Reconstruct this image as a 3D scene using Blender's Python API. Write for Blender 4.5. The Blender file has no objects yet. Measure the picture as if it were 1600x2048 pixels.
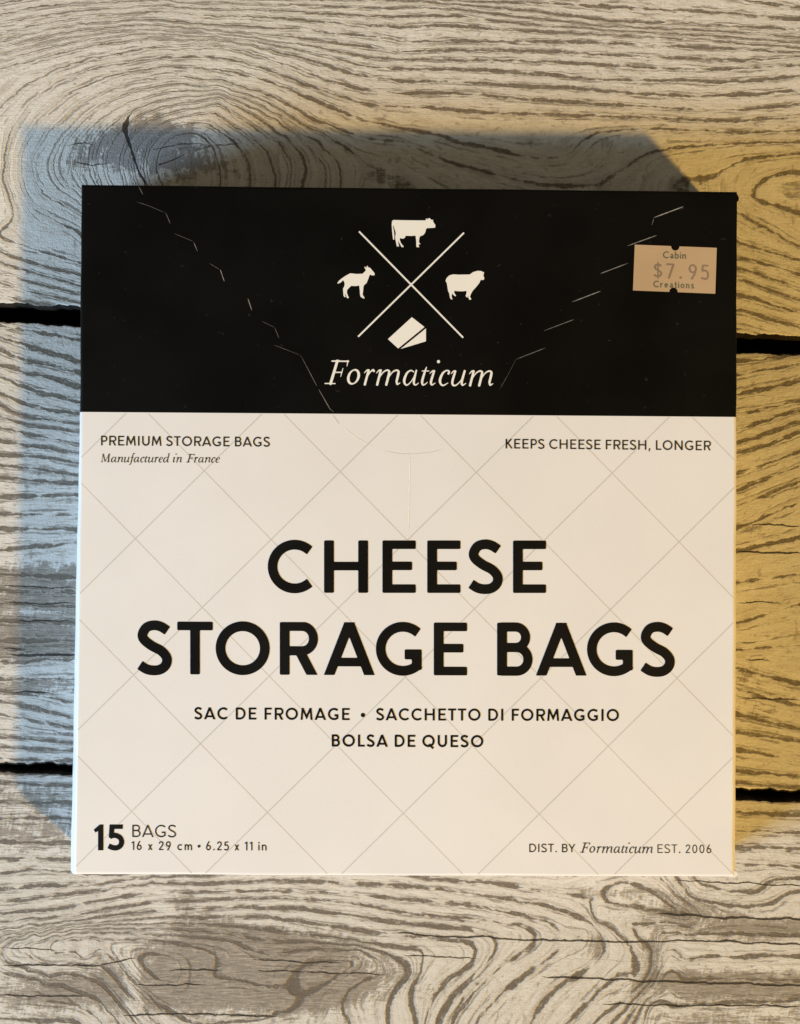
import bpy, math
import numpy as np
from mathutils import Vector

# ------------------------------------------------------------------ units
# Photo measurements are taken in photo pixels (1600 x 2048) on the carton's
# front; one pixel there is S metres (the carton is 17 cm wide).
S = 0.17 / 1315.0
T = 0.020            # carton thickness
D = 0.300            # camera height above the carton front
SW = S * (D + T) / D # one pixel on the table top

def F(px, py):       # point on the carton front
    return ((px - 800.0) * S, (1024.0 - py) * S)
def W(px, py):       # point on the table top
    return ((px - 800.0) * SW, (1024.0 - py) * SW)

scene = bpy.context.scene
col = scene.collection

# ------------------------------------------------------------------ camera
cam_d = bpy.data.cameras.new('camera')
cam = bpy.data.objects.new('camera', cam_d)
col.objects.link(cam)
cam.location = (0, 0, T + D)
cam.rotation_euler = (0, 0, 0)
cam_d.sensor_fit = 'VERTICAL'
cam_d.sensor_height = 24.0
cam_d.lens = 24.0 * D / (2048 * S)
cam_d.clip_start = 0.01
cam_d.clip_end = 50.0
scene.camera = cam

# ------------------------------------------------------------------ light
world = bpy.data.worlds.new('World')
scene.world = world
world.use_nodes = True
bg = world.node_tree.nodes['Background']
bg.inputs['Color'].default_value = (1.0, 0.87, 0.60, 1)
bg.inputs['Strength'].default_value = 0.17

def area(name, direction, dist, size, size_y, color, power):
    ld = bpy.data.lights.new(name, 'AREA')
    ld.shape = 'RECTANGLE' if size_y else 'DISK'
    ld.size = size
    if size_y: ld.size_y = size_y
    ld.color = color
    ld.energy = power
    o = bpy.data.objects.new(name, ld)
    v = Vector(direction).normalized()
    o.location = v * dist
    o.rotation_euler = v.to_track_quat('Z', 'Y').to_euler()
    col.objects.link(o)
    return o
# warm room lamp to the lower right, small; cool window to the lower left, wide and low
area('warm_room_lamp', (150, -150, 146), 2.4, 0.18, 0, (1.0, 0.60, 0.12), 60.0)
area('window_daylight', (-340, -174, 146), 1.6, 0.66, 0.20, (0.485, 0.70, 0.93), 47.5)

vs = scene.view_settings
vs.view_transform = 'Standard'
vs.look = 'None'
vs.exposure = 0.0
vs.gamma = 1.0

# ------------------------------------------------------------------ node helper
class NT:
    def __init__(s, name):
        s.m = bpy.data.materials.new(name); s.m.use_nodes = True
        s.t = s.m.node_tree; s.n = s.t.nodes; s.b = s.n['Principled BSDF']
    def put(s, sock, v):
        if isinstance(v, bpy.types.NodeSocket): s.t.links.new(v, sock)
        elif isinstance(v, (tuple, list)) and len(v) == 3 and sock.type == 'RGBA': sock.default_value = (*v, 1)
        else: sock.default_value = v
    def math(s, op, a, b=None, c=None, clamp=False):
        n = s.n.new('ShaderNodeMath'); n.operation = op; n.use_clamp = clamp
        s.put(n.inputs[0], a)
        if b is not None: s.put(n.inputs[1], b)
        if c is not None: s.put(n.inputs[2], c)
        return n.outputs[0]
    def attr(s, name):
        n = s.n.new('ShaderNodeAttribute'); n.attribute_name = name; return n.outputs['Fac']
    def comb(s, x, y, z=0.0):
        n = s.n.new('ShaderNodeCombineXYZ')
        for i, v in enumerate((x, y, z)): s.put(n.inputs[i], v)
        return n.outputs[0]
    def noise(s, vec, scale, detail=2.0, rough=0.5, color=False):
        n = s.n.new('ShaderNodeTexNoise'); n.noise_dimensions = '3D'
        s.put(n.inputs['Vector'], vec); n.inputs['Scale'].default_value = scale
        n.inputs['Detail'].default_value = detail; n.inputs['Roughness'].default_value = rough
        return n.outputs['Color' if color else 'Fac']
    def smooth(s, v, a, b, lo=0.0, hi=1.0):
        n = s.n.new('ShaderNodeMapRange'); n.interpolation_type = 'SMOOTHSTEP'
        s.put(n.inputs['Value'], v)
        s.put(n.inputs['From Min'], a); s.put(n.inputs['From Max'], b)
        s.put(n.inputs['To Min'], lo); s.put(n.inputs['To Max'], hi)
        return n.outputs[0]
    def mix(s, f, a, b, mode='MIX'):
        n = s.n.new('ShaderNodeMix'); n.data_type = 'RGBA'; n.blend_type = mode
        s.put(n.inputs[0], f); s.put(n.inputs[6], a); s.put(n.inputs[7], b)
        return n.outputs[2]
    def bump(s, h, strength, dist):
        n = s.n.new('ShaderNodeBump'); n.inputs['Strength'].default_value = strength
        n.inputs['Distance'].default_value = dist; s.put(n.inputs['Height'], h)
        s.t.links.new(n.outputs[0], s.b.inputs['Normal'])
    def coord(s):
        return s.n.new('ShaderNodeTexCoord').outputs['Object']

# ------------------------------------------------------------------ materials
def wood_material():
    k = NT('whitewashed_wood')
    X, Y = k.attr('px'), k.attr('py')            # board coordinates, px
    phi, grad = k.attr('phi'), k.attr('grad')
    worn, cd, cw = k.attr('worn'), k.attr('crackd'), k.attr('crackw')
    knot, seed = k.attr('knot'), k.attr('seed')
    P = k.comb(X, Y, seed)
    nA = k.noise(P, 1/42., 2.0)                  # slow wobble of a line
    nB = k.noise(P, 1/9., 3.0, 0.65)             # ragged edges
    qs = k.comb(k.math('MULTIPLY', X, 1/22.), k.math('MULTIPLY', Y, 1/6.5), seed)
    nS = k.noise(qs, 1.0, 3.0, .7)               # splintery, along the board
    wob = k.math('ADD', k.math('MULTIPLY', k.math('SUBTRACT', nA, .5), 5.0),
                 k.math('ADD', k.math('MULTIPLY', k.math('SUBTRACT', nB, .5), 4.0), k.math('MULTIPLY', k.math('SUBTRACT', nS, .5), 9.0)))
    ph = k.math('ADD', phi, k.math('MULTIPLY', wob, grad))
    fr = k.math('FRACT', k.math('ADD', ph, .5))
    d = k.math('DIVIDE', k.math('ABSOLUTE', k.math('SUBTRACT', fr, .5)), grad)
    # width of a grain line varies from line to line and along it
    q = k.comb(k.math('MULTIPLY', phi, 1.37), k.math('MULTIPLY', X, 1/95.), seed)
    nW = k.noise(q, 1.0, 2.5, 0.6)
    qm = k.comb(k.math('MULTIPLY', phi, 2.1), k.math('MULTIPLY', X, 1/26.), k.math('ADD', seed, 7.3))
    nW2 = k.noise(qm, 1.0, 2.0, 0.6)
    wid = k.math('ADD', k.math('MULTIPLY', k.math('SUBTRACT', nW, .345), 17.0),
                 k.math('MULTIPLY', k.math('SUBTRACT', nW2, .5), 11.0))
    cap = k.math('DIVIDE', .22, grad)
    wid = k.math('MINIMUM', k.math('MINIMUM', wid, cap), k.attr('wmax'))
    dens = k.attr('dens')
    wid = k.math('MULTIPLY', wid, dens)
    line = k.smooth(k.math('SUBTRACT', wid, d), -1.5, 1.9)
    halo = k.math('MULTIPLY', k.smooth(d, 15.0, 1.0), k.smooth(wid, -2.0, 5.0))
    # second family of thin lines in between
    fr2 = k.math('FRACT', k.math('ADD', k.math('MULTIPLY', ph, 2.0), 0.0))
    d2 = k.math('DIVIDE', k.math('ABSOLUTE', k.math('SUBTRACT', fr2, .5)), k.math('MULTIPLY', grad, 2.0))
    q3 = k.comb(k.math('MULTIPLY', phi, 3.1), k.math('MULTIPLY', X, 1/60.), k.math('ADD', seed, 3.1))
    w2 = k.math('MULTIPLY', k.math('SUBTRACT', k.noise(q3, 1.0, 2.5, .65), .50), 18.0)
    w2 = k.math('MINIMUM', w2, 3.0)
    line2 = k.math('MULTIPLY', k.smooth(k.math('SUBTRACT', w2, d2), -2.0, 2.2), .7)
    # fine streaks and pores along the grain
    q4 = k.comb(k.math('DIVIDE', Y, 3.2), k.math('MULTIPLY', X, 1/34.), seed)
    fine = k.noise(q4, 1.0, 3.0, .7)
    q5 = k.comb(k.math('MULTIPLY', phi, 9.0), k.math('MULTIPLY', X, 1/45.), seed)
    streak = k.noise(q5, 1.0, 3.0, .6)
    grit = k.noise(P, 1/3.2, 2.0, .6)
    blot = k.noise(P, 1/24., 4.0, .65)
    big = k.noise(P, 1/160., 3.0, .5)
    # paint worn off
    iso = k.math('SUBTRACT', 1.0, k.math('MULTIPLY', knot, .85))
    wn = k.math('ADD', worn, k.math('ADD', k.math('MULTIPLY', iso, k.math('MULTIPLY', k.math('SUBTRACT', streak, .5), 1.1)),
          k.math('ADD', k.math('MULTIPLY', k.math('SUBTRACT', blot, .5), k.math('ADD', 1.3, k.math('MULTIPLY', knot, 1.6))),
                 k.math('MULTIPLY', iso, k.math('MULTIPLY', k.math('SUBTRACT', fine, .5), 1.2)))))
    cross = k.noise(k.comb(k.math('ADD', k.math('MULTIPLY', X, 1/6.), k.math('MULTIPLY', Y, 1/26.)), k.math('MULTIPLY', Y, 1/42.), seed), 1.0, 2.0, .6)
    wn = k.math('ADD', wn, k.math('MULTIPLY', k.math('SUBTRACT', cross, .5), .75))
    wornf = k.smooth(wn, .36, .80)
    chips = k.smooth(k.math('ADD', k.math('MULTIPLY', fine, .6), k.math('MULTIPLY', blot, .5)), .63, .72)
    mott = k.noise(P, 1/11., 3.0, .7)
    pale = k.mix(big, (.625, .61, .585), (.725, .715, .695))
    pale = k.mix(k.math('MULTIPLY', k.smooth(streak, .42, .72), .75), pale, (.52, .48, .425))
    pale = k.mix(k.math('MULTIPLY', k.smooth(mott, .45, .75), .6), pale, (.54, .505, .455))
    pale = k.mix(k.math('MULTIPLY', k.smooth(fine, .52, .78), .7), pale, (.50, .455, .40))
    pale = k.mix(k.math('MULTIPLY', k.smooth(grit, .5, .72), .4), pale, (.80, .78, .745))
    # pores: short dark ticks along the grain
    qp = k.comb(k.math('MULTIPLY', phi, 4.3), k.math('MULTIPLY', X, 1/17.), k.math('ADD', seed, 9.9))
    pores = k.smooth(k.math('ADD', k.noise(qp, 1.0, 1.5, .5), k.math('MULTIPLY', k.math('SUBTRACT', nB, .5), .22)), .63, .72)
    pale = k.mix(k.math('MULTIPLY', pores, .55), pale, (.30, .26, .215))
    pale = k.mix(k.math('MULTIPLY', chips, .5), pale, (.42, .375, .32))
    # hair-fine fibres following the rings
    qf = k.comb(k.math('MULTIPLY', ph, 6.5), k.math('MULTIPLY', X, 1/75.), k.math('ADD', seed, 21.))
    hair = k.noise(qf, 1.0, 4.0, .72)
    pale = k.mix(k.math('MULTIPLY', k.smooth(hair, .53, .72), .5), pale, (.40, .36, .305))
    pale = k.mix(k.math('MULTIPLY', k.smooth(hair, .46, .30), .4), pale, (.79, .77, .735))
    pale = k.mix(k.math('MULTIPLY', halo, k.math('MULTIPLY', k.smooth(hair, .3, .6), .45)), pale, (.33, .285, .235))
    tone = k.attr('tone')
    pale = k.mix(1.0, pale, k.comb(tone, k.math('MULTIPLY', tone, .99), k.math('MULTIPLY', tone, .975)), 'MULTIPLY')
    bare = k.mix(k.smooth(fine, .35, .65), (.15, .125, .10), (.275, .238, .198))
    bare = k.mix(k.math('MULTIPLY', k.smooth(mott, .5, .75), .5), bare, (.46, .42, .37))
    dry = k.noise(k.comb(k.math('MULTIPLY', X, 1/55.), k.math('MULTIPLY', Y, 1/4.2), k.math('ADD', seed, 4.)), 1.0, 4.0, .75)
    bare = k.mix(k.math('MULTIPLY', k.smooth(dry, .53, .70), .5), bare, (.52, .48, .43))
    bare = k.mix(knot, bare, k.mix(blot, (.15, .135, .135), (.33, .305, .30)))
    c = k.mix(k.math('MULTIPLY', wornf, .9), pale, bare)
    lc = k.mix(blot, (.115, .092, .070), (.225, .19, .152))
    ink = k.attr('ink')
    lc = k.mix(1.0, lc, k.comb(ink, k.math('MULTIPLY', ink, .98), k.math('MULTIPLY', ink, .95)), 'MULTIPLY')
    allline = k.math('MAXIMUM', line, line2)
    allline = k.math('MULTIPLY', allline, k.smooth(grit, .25, .5, .7, 1.0))
    allline = k.math('MULTIPLY', allline, k.smooth(mott, .28, .5, .62, 1.0))
    c = k.mix(k.math('MULTIPLY', allline, .94), c, lc)
    cr = k.smooth(k.math('SUBTRACT', k.math('ADD', cw, k.math('MULTIPLY', k.math('SUBTRACT', nB, .5), 2.2)),
                         k.math('ABSOLUTE', k.math('ADD', cd, k.math('ADD', k.math('MULTIPLY', k.math('SUBTRACT', nA, .5), 12.0), k.math('MULTIPLY', k.math('SUBTRACT', nB, .5), 3.0))))), -.6, .9)
    cr = k.math('MULTIPLY', cr, k.smooth(cw, 0.1, .5))
    c = k.mix(k.math('MULTIPLY', cr, .92), c, (.018, .014, .011))
    k.put(k.b.inputs['Base Color'], c)
    k.b.inputs['Roughness'].default_value = .62
    k.b.inputs['Specular IOR Level'].default_value = .3
    h = k.math('SUBTRACT', k.math('ADD', k.math('MULTIPLY', mott, .8), k.math('ADD', k.math('MULTIPLY', fine, .55), k.math('MULTIPLY', grit, .45))),
               k.math('ADD', k.math('MULTIPLY', allline, .9), k.math('ADD', k.math('MULTIPLY', wornf, .55), k.math('MULTIPLY', cr, 2.2))))
    k.bump(h, .55, .00035)
    return k.m

def card_material(name, c0, c1, rough, spec, bump):
    k = NT(name)
    P = k.coord()
    n1 = k.noise(P, 45., 3.0)
    n2 = k.noise(P, 1600., 2.0)
    n3 = k.noise(P, 4200., 2.0)
    c = k.mix(k.smooth(n1, .3, .7), c0, c1)
    c = k.mix(k.math('MULTIPLY', k.smooth(n2, .5, .8), .12), c, tuple(v * .85 for v in c0))
    k.put(k.b.inputs['Base Color'], c)
    k.put(k.b.inputs['Roughness'], k.smooth(n1, .3, .7, rough - .04, rough + .04))
    k.b.inputs['Specular IOR Level'].default_value = spec
    k.bump(k.math('ADD', n2, k.math('MULTIPLY', n3, .4)), bump, .00004)
    return k.m

M_wood = wood_material()
M_white = card_material('white_carton_board', (.752, .745, .772), (.772, .766, .792), .34, .5, .30)
M_black = card_material('black_printed_board', (.0020, .0018, .0016), (.0032, .0029, .0026), .5, .10, .45)
def specks(m):      # dust and rubbed spots on the dark print
    nt = m.node_tree; b = nt.nodes['Principled BSDF']; src = b.inputs['Base Color'].links[0].from_socket
    tc = nt.nodes.new('ShaderNodeTexCoord'); n = nt.nodes.new('ShaderNodeTexNoise'); n.inputs['Scale'].default_value = 620.; n.inputs['Detail'].default_value = 3.
    r = nt.nodes.new('ShaderNodeMapRange'); r.inputs['From Min'].default_value = .70; r.inputs['From Max'].default_value = .80; r.inputs['To Max'].default_value = .5
    mx = nt.nodes.new('ShaderNodeMix'); mx.data_type = 'RGBA'; mx.inputs[7].default_value = (.035, .033, .03, 1)
    nt.links.new(tc.outputs['Object'], n.inputs['Vector']); nt.links.new(n.outputs['Fac'], r.inputs['Value']); nt.links.new(r.outputs[0], mx.inputs[0])
    nt.links.new(src, mx.inputs[6]); nt.links.new(mx.outputs[2], b.inputs['Base Color'])
specks(M_black)
M_ink = card_material('black_ink', (.004, .0036, .0032), (.006, .0054, .005), .5, .12, .3)
M_grey_ink = card_material('soft_black_ink', (.014, .0125, .0115), (.024, .0215, .020), .5, .3, .3)
M_line = card_material('pale_grey_ink', (.58, .565, .545), (.61, .595, .575), .36, .5, .3)
M_cream = card_material('unprinted_white', (.80, .79, .775), (.83, .82, .80), .42, .45, .3)
M_fibre = card_material('torn_card_fibre', (.07, .067, .065), (.30, .285, .27), .7, .3, .3)
M_crease = card_material('crease_highlight', (.9, .89, .86), (.93, .92, .9), .55, .4, .3)  # whiter than the board: the slit's highlight put into colour
M_sticker = card_material('buff_label_paper', (.445, .31, .185), (.49, .35, .215), .6, .3, .5)
M_green = card_material('faded_green_ink', (.085, .10, .065), (.16, .165, .11), .6, .3, .3)
M_price = card_material('faded_brown_ink', (.21, .15, .105), (.27, .195, .14), .6, .3, .3)
M_edge = card_material('gap_shade_edge', (.010, .008, .006), (.028, .022, .017), .9, .1, .3)  # near-black colour paints the shade inside the plank gaps
M_dark = card_material('dark_backing', (.006, .005, .005), (.01, .008, .007), .9, .1, .3)

# ------------------------------------------------------------------ object helpers
def link_mesh(name, verts, faces, mats, parent=None, smooth=True, mat_idx=None):
    me = bpy.data.meshes.new(name)
    me.from_pydata(verts, [], faces)
    for m in (mats if isinstance(mats, (list, tuple)) else [mats]): me.materials.append(m)
    if mat_idx is not None: me.polygons.foreach_set('material_index', mat_idx)
    if smooth: me.polygons.foreach_set('use_smooth', [True] * len(me.polygons))
    me.update()
    o = bpy.data.objects.new(name, me)
    col.objects.link(o)
    if parent is not None:
        o.parent = parent
        base = parent.location.copy() if parent.parent is None else Vector((0, 0, 0))
        o.location = -base
    return o

# ------------------------------------------------------------------ table of planks
def tps(points):
    p = np.array(points, float)
    xy = p[:, :2] / 400.0; v = p[:, 2]; n = len(p)
    dx = xy[:, None, :] - xy[None, :, :]
    r2 = (dx ** 2).sum(-1)
    K = .5 * r2 * np.log(r2 + 1e-12) + np.eye(n) * 2e-4
    A = np.zeros((n + 3, n + 3))
    A[:n, :n] = K; A[:n, n] = 1; A[:n, n+1:] = xy; A[n, :n] = 1; A[n+1:, :n] = xy.T
    b = np.zeros(n + 3); b[:n] = v
    w = np.linalg.solve(A, b)
    def ev(x, y):
        x = x.ravel() / 400.; y = y.ravel() / 400.
        f = np.empty(len(x)); gx = np.empty(len(x)); gy = np.empty(len(x))
        for i in range(0, len(x), 20000):
            X = x[i:i+20000, None] - xy[None, :, 0]; Y = y[i:i+20000, None] - xy[None, :, 1]
            R = X * X + Y * Y + 1e-12; L = np.log(R)
            f[i:i+20000] = (.5 * R * L) @ w[:n] + w[n] + w[n+1] * x[i:i+20000] + w[n+2] * y[i:i+20000]
            gx[i:i+20000] = (X * (L + 1)) @ w[:n] + w[n+1]
            gy[i:i+20000] = (Y * (L + 1)) @ w[:n] + w[n+2]
        return f, np.hypot(gx, gy) / 400.
    return ev

def resample(pl, step=38.0):
    p = np.array(pl, float)
    s = np.r_[0, np.cumsum(np.hypot(*np.diff(p, axis=0).T))]
    n = max(2, int(s[-1] / step) + 1)
    t = np.linspace(0, s[-1], n)
    return np.c_[np.interp(t, s, p[:, 0]), np.interp(t, s, p[:, 1])]

def contours(groups):
    out = []
    for ox, oy, sc, lst in groups:
        for lv, pl in lst:
            q = [(ox + a / sc, oy + b / sc) for a, b in pl]
            for x, y in resample(q): out.append((x, y, lv))
    return out

TOP = contours([
 (800, 0, 2.0, [
  (22, [(180, 0), (700, 15), (1250, 45), (1600, 75)]),
  (20.5, [(0, 15), (250, 25), (830, 95), (1300, 115), (1600, 135)]),
  (18, [(0, 110), (180, 95), (400, 118), (750, 130), (1250, 160), (1600, 190)]),
  (17, [(0, 165), (140, 165), (720, 168), (950, 175), (1300, 190), (1600, 208)]),
  (16, [(0, 205), (250, 197), (500, 200), (900, 222), (1250, 240), (1450, 240), (1600, 225)]),
  (15, [(0, 235), (400, 240), (600, 245), (1000, 268), (1300, 275), (1600, 262)]),
  (14, [(0, 272), (250, 275), (500, 290), (800, 318), (1150, 320), (1330, 328), (1600, 300)]),
  (13, [(0, 325), (250, 325), (450, 340), (700, 350), (900, 370), (1200, 385), (1600, 365)]),
  (12, [(0, 370), (250, 372), (500, 395), (800, 415), (920, 422), (1150, 435), (1400, 438), (1600, 415)]),
  (11, [(0, 425), (150, 430), (350, 450), (600, 455), (1000, 470), (1300, 483), (1600, 470)]),
  (10, [(0, 512), (130, 535), (230, 570), (400, 600), (500, 628), (640, 635), (720, 590), (760, 535), (850, 522), (1000, 512), (1200, 520), (1360, 532), (1600, 520)]),
  (9, [(0, 565), (100, 610), (250, 665), (450, 715), (620, 745), (800, 740), (920, 660), (1000, 605), (1100, 590), (1350, 570), (1600, 568)]),
  (8, [(1100, 735), (1290, 690), (1370, 640), (1430, 630), (1600, 615)]),
  (7, [(1420, 760), (1500, 700), (1600, 690)]), (7, [(1420, 790), (1530, 830), (1600, 850)]),
  (8, [(1370, 860), (1500, 930), (1600, 985)]),
  (9, [(1370, 975), (1600, 1040)]), (11, [(1390, 1080), (1600, 1150)]), (12, [(1370, 1120), (1600, 1200)]),
  (13, [(1360, 1180), (1600, 1250)]), (14, [(1360, 1240), (1600, 1310)])]),
 (0, 0, 2.0, [
  (11, [(1500, 420), (1380, 390), (1200, 330), (1050, 270), (930, 240), (800, 225), (600, 235), (400, 265), (220, 330), (90, 440), (30, 560), (10, 700)]),
  (10, [(1450, 480), (1330, 430), (1150, 350), (1000, 300), (850, 270), (650, 265), (450, 300), (280, 370), (150, 480), (80, 600), (70, 720), (130, 830), (320, 930)]),
  (9, [(1420, 535), (1280, 490), (1180, 430), (1050, 370), (900, 325), (700, 300), (500, 330), (330, 400), (200, 520), (130, 640), (150, 760), (320, 860)]),
  (8, [(1450, 740), (1540, 700), (1450, 640), (1310, 540), (1200, 490), (1080, 410), (950, 360), (750, 335)]),
  (7, [(1360, 740), (1370, 690), (1330, 630), (1250, 560), (1130, 470), (1000, 400), (850, 360)]),
  (6, [(1305, 740), (1310, 680), (1270, 610), (1210, 550), (1100, 470), (950, 400)]),
  (5, [(1210, 740), (1220, 660), (1190, 600), (1120, 540), (1000, 450), (880, 390)]),
  (4, [(1160, 740), (1165, 650), (1130, 580), (1050, 530), (950, 470)]),
  (3, [(1100, 740), (1090, 670), (1060, 600), (1000, 540), (900, 480)]),
  (1, [(880, 740), (870, 650), (830, 560)]), (0, [(775, 740), (770, 650), (740, 590)]),
  (12, [(1450, 358), (1300, 315), (1150, 260), (1000, 215), (900, 185), (600, 190), (300, 250), (120, 330), (0, 430)]),
  (13, [(1600, 322), (1430, 300), (1250, 240), (1000, 175), (850, 155), (560, 150), (380, 180), (200, 220), (10, 270)]),
  (16, [(1600, 205), (1200, 150), (850, 120), (550, 100), (250, 130), (0, 190)]),
  (18, [(1600, 107), (1000, 62), (830, 62), (650, 42), (300, 70), (0, 130)]),
  (20.5, [(1500, 15), (900, 0), (600, -10), (150, 5), (0, 35)]),
  (13, [(-130, 300), (-130, 900)]), (11.6, [(-10, 500), (-10, 760)]),
  (11, [(0, 940), (100, 985), (320, 1050)]), (13, [(0, 1050), (100, 1080), (320, 1140)]),
  (15, [(0, 1130), (100, 1160), (320, 1210)]), (11.5, [(-20, 830), (10, 850)])])])

MID = contours([
 (0, 560, 3.4125, [
  (2, [(0, 310), (540, 400)]),
  (3, [(0, 390), (170, 440), (530, 545)]), (4, [(0, 480), (170, 545), (530, 625)]), (5, [(0, 580), (300, 650), (530, 720)]),
  (6, [(0, 660), (170, 740), (530, 830)]), (7, [(0, 770), (150, 830), (300, 870), (520, 910)]),
  (8, [(0, 850), (170, 930), (520, 975)]), (9, [(0, 930), (200, 985), (520, 1030)]), (10, [(0, 1000), (200, 1060), (520, 1110)]),
  (12, [(0, 1190), (300, 1205), (520, 1250)]), (13, [(0, 1260), (250, 1290), (520, 1330)]), (14, [(0, 1345), (520, 1385)]),
  (15, [(0, 1480), (170, 1475), (520, 1470)]), (16, [(0, 1600), (520, 1600)]), (17, [(0, 1695), (520, 1700)]),
  (18, [(0, 1840), (300, 1810), (520, 1800)])]),
 (0, 1100, 3.1025, [(19, [(0, 150), (470, 170)]), (21, [(0, 330), (470, 350)]), (23, [(0, 560), (470, 560)]), (25, [(0, 800), (470, 800)]),
  (27, [(0, 940), (200, 980), (470, 1040)]), (29, [(0, 1090), (470, 1150)]), (31, [(0, 1220), (470, 1240)]), (32, [(0, 1290), (470, 1310)])]),
 (1400, 560, 3.415, [
  (2, [(250, 560), (683, 510)]), (3, [(250, 650), (683, 570)]), (4, [(250, 780), (683, 690)]), (5, [(250, 910), (683, 830)]),
  (6, [(250, 1020), (683, 880)]), (7, [(250, 1110), (470, 1050), (600, 990), (683, 970)]), (8, [(250, 1180), (460, 1120), (683, 1040)]),
  (9, [(260, 1310), (470, 1255), (683, 1170)]), (10, [(250, 1430), (480, 1350), (683, 1270)]), (11, [(260, 1540), (500, 1440), (683, 1380)]),
  (12, [(260, 1690), (480, 1600), (683, 1520)]), (13, [(250, 1850), (683, 1750)])]),
 (1400, 1100, 3.105, [
  (14, [(230, 200), (450, 170), (621, 150)]), (15, [(230, 450), (400, 400), (600, 340)]),
  (16, [(230, 620), (450, 600), (621, 590)]), (17, [(230, 735), (400, 780), (621, 830)]), (18, [(230, 860), (400, 915), (621, 960)]),
  (19, [(230, 1020), (400, 1065), (621, 1110)]), (20, [(230, 1130), (400, 1150), (621, 1190)]), (21, [(230, 1240), (621, 1310)]),
  (22, [(230, 1370), (621, 1410)]), (23, [(230, 1440), (600, 1475)])])])

BOT = contours([
 (0, 1650, 2.0, [
  (18, [(0, -170), (280, -160)]), (16, [(0, -90), (280, -90)]), (14.5, [(0, 20), (280, 20)]), (13.4, [(0, 110), (280, 115)]),
  (12, [(0, 190), (150, 175), (280, 185)]),
  (11, [(0, 255), (200, 245), (420, 235), (550, 215), (750, 205)]),
  (10, [(0, 310), (250, 280), (450, 250), (600, 228), (850, 235), (1050, 220), (1300, 225), (1500, 235), (1600, 245)]),
  (9, [(0, 350), (200, 340), (450, 290), (700, 270), (1000, 262), (1250, 265), (1500, 285), (1600, 300)]),
  (8, [(0, 385), (300, 360), (600, 310), (900, 295), (1150, 290), (1400, 310), (1600, 345)]),
  (7, [(0, 420), (300, 380), (600, 340), (950, 330), (1250, 335), (1600, 390)]),
  (6, [(0, 450), (100, 430), (400, 390), (700, 370), (1050, 365), (1300, 400), (1600, 440)]),
  (5, [(0, 470), (60, 450), (250, 410), (550, 395), (900, 400), (1100, 420), (1360, 455), (1600, 490)]),
  (4, [(200, 610), (40, 550), (5, 510), (30, 470), (120, 435), (300, 415)]),
  (3, [(400, 560), (150, 550), (100, 510), (110, 470), (250, 430), (400, 425), (700, 440), (900, 455), (1050, 515), (1250, 495), (1450, 500), (1540, 550), (1530, 590), (1410, 640), (1370, 720), (1400, 796)]),
  (2, [(330, 530), (240, 505), (300, 485), (400, 490)]),
  (4, [(1630, 600), (1580, 650), (1550, 760)]), (5, [(0, 580), (200, 625), (380, 690)]), (6, [(0, 680), (300, 720)]), (7, [(0, 770), (300, 790)]),
  (2, [(850, 600), (1050, 640), (1180, 660), (1190, 720), (1050, 775), (800, 796)]), (1.5, [(900, 680), (1100, 700)]), (1.5, [(820, 730), (1000, 735)])]),
 (800, 1650, 2.0, [
  (11, [(130, 215), (400, 235), (700, 280), (1000, 340), (1150, 360)]),
  (10, [(0, 240), (300, 275), (600, 325), (770, 385), (815, 470), (790, 560), (640, 640), (560, 720), (520, 796)]),
  (9, [(0, 290), (300, 325), (480, 360), (620, 400), (660, 450), (640, 500), (540, 570), (420, 660), (330, 760)]),
  (8, [(0, 350), (300, 375), (480, 400), (545, 445), (500, 500), (400, 570), (300, 660), (220, 770)]),
  (6, [(0, 430), (150, 450), (290, 470), (315, 530), (220, 600), (140, 680), (100, 796)]),
  (5, [(0, 490), (80, 500), (110, 530), (60, 600), (40, 700), (60, 796)]),
  (11, [(780, 380), (900, 440), (930, 540), (800, 660), (700, 760)]),
  (12, [(900, 400), (1010, 500), (1000, 600), (900, 700)]),
  (13, [(1050, 430), (1600, 440)]), (14, [(1050, 530), (1600, 520)]), (15, [(1050, 610), (1600, 620)]), (16, [(1000, 720), (1600, 700)]),
  (13, [(1170, 290), (1300, 320), (1450, 320), (1600, 265)]), (14, [(1230, 240), (1320, 268), (1450, 265), (1510, 215)]),
  (15, [(1350, 150), (1600, 170)]), (16, [(1350, 90), (1600, 90)]), (17, [(1350, 20), (1600, 30)]), (18, [(1350, -50), (1600, -40)]), (19, [(1350, -110), (1600, -90)])])])

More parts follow.
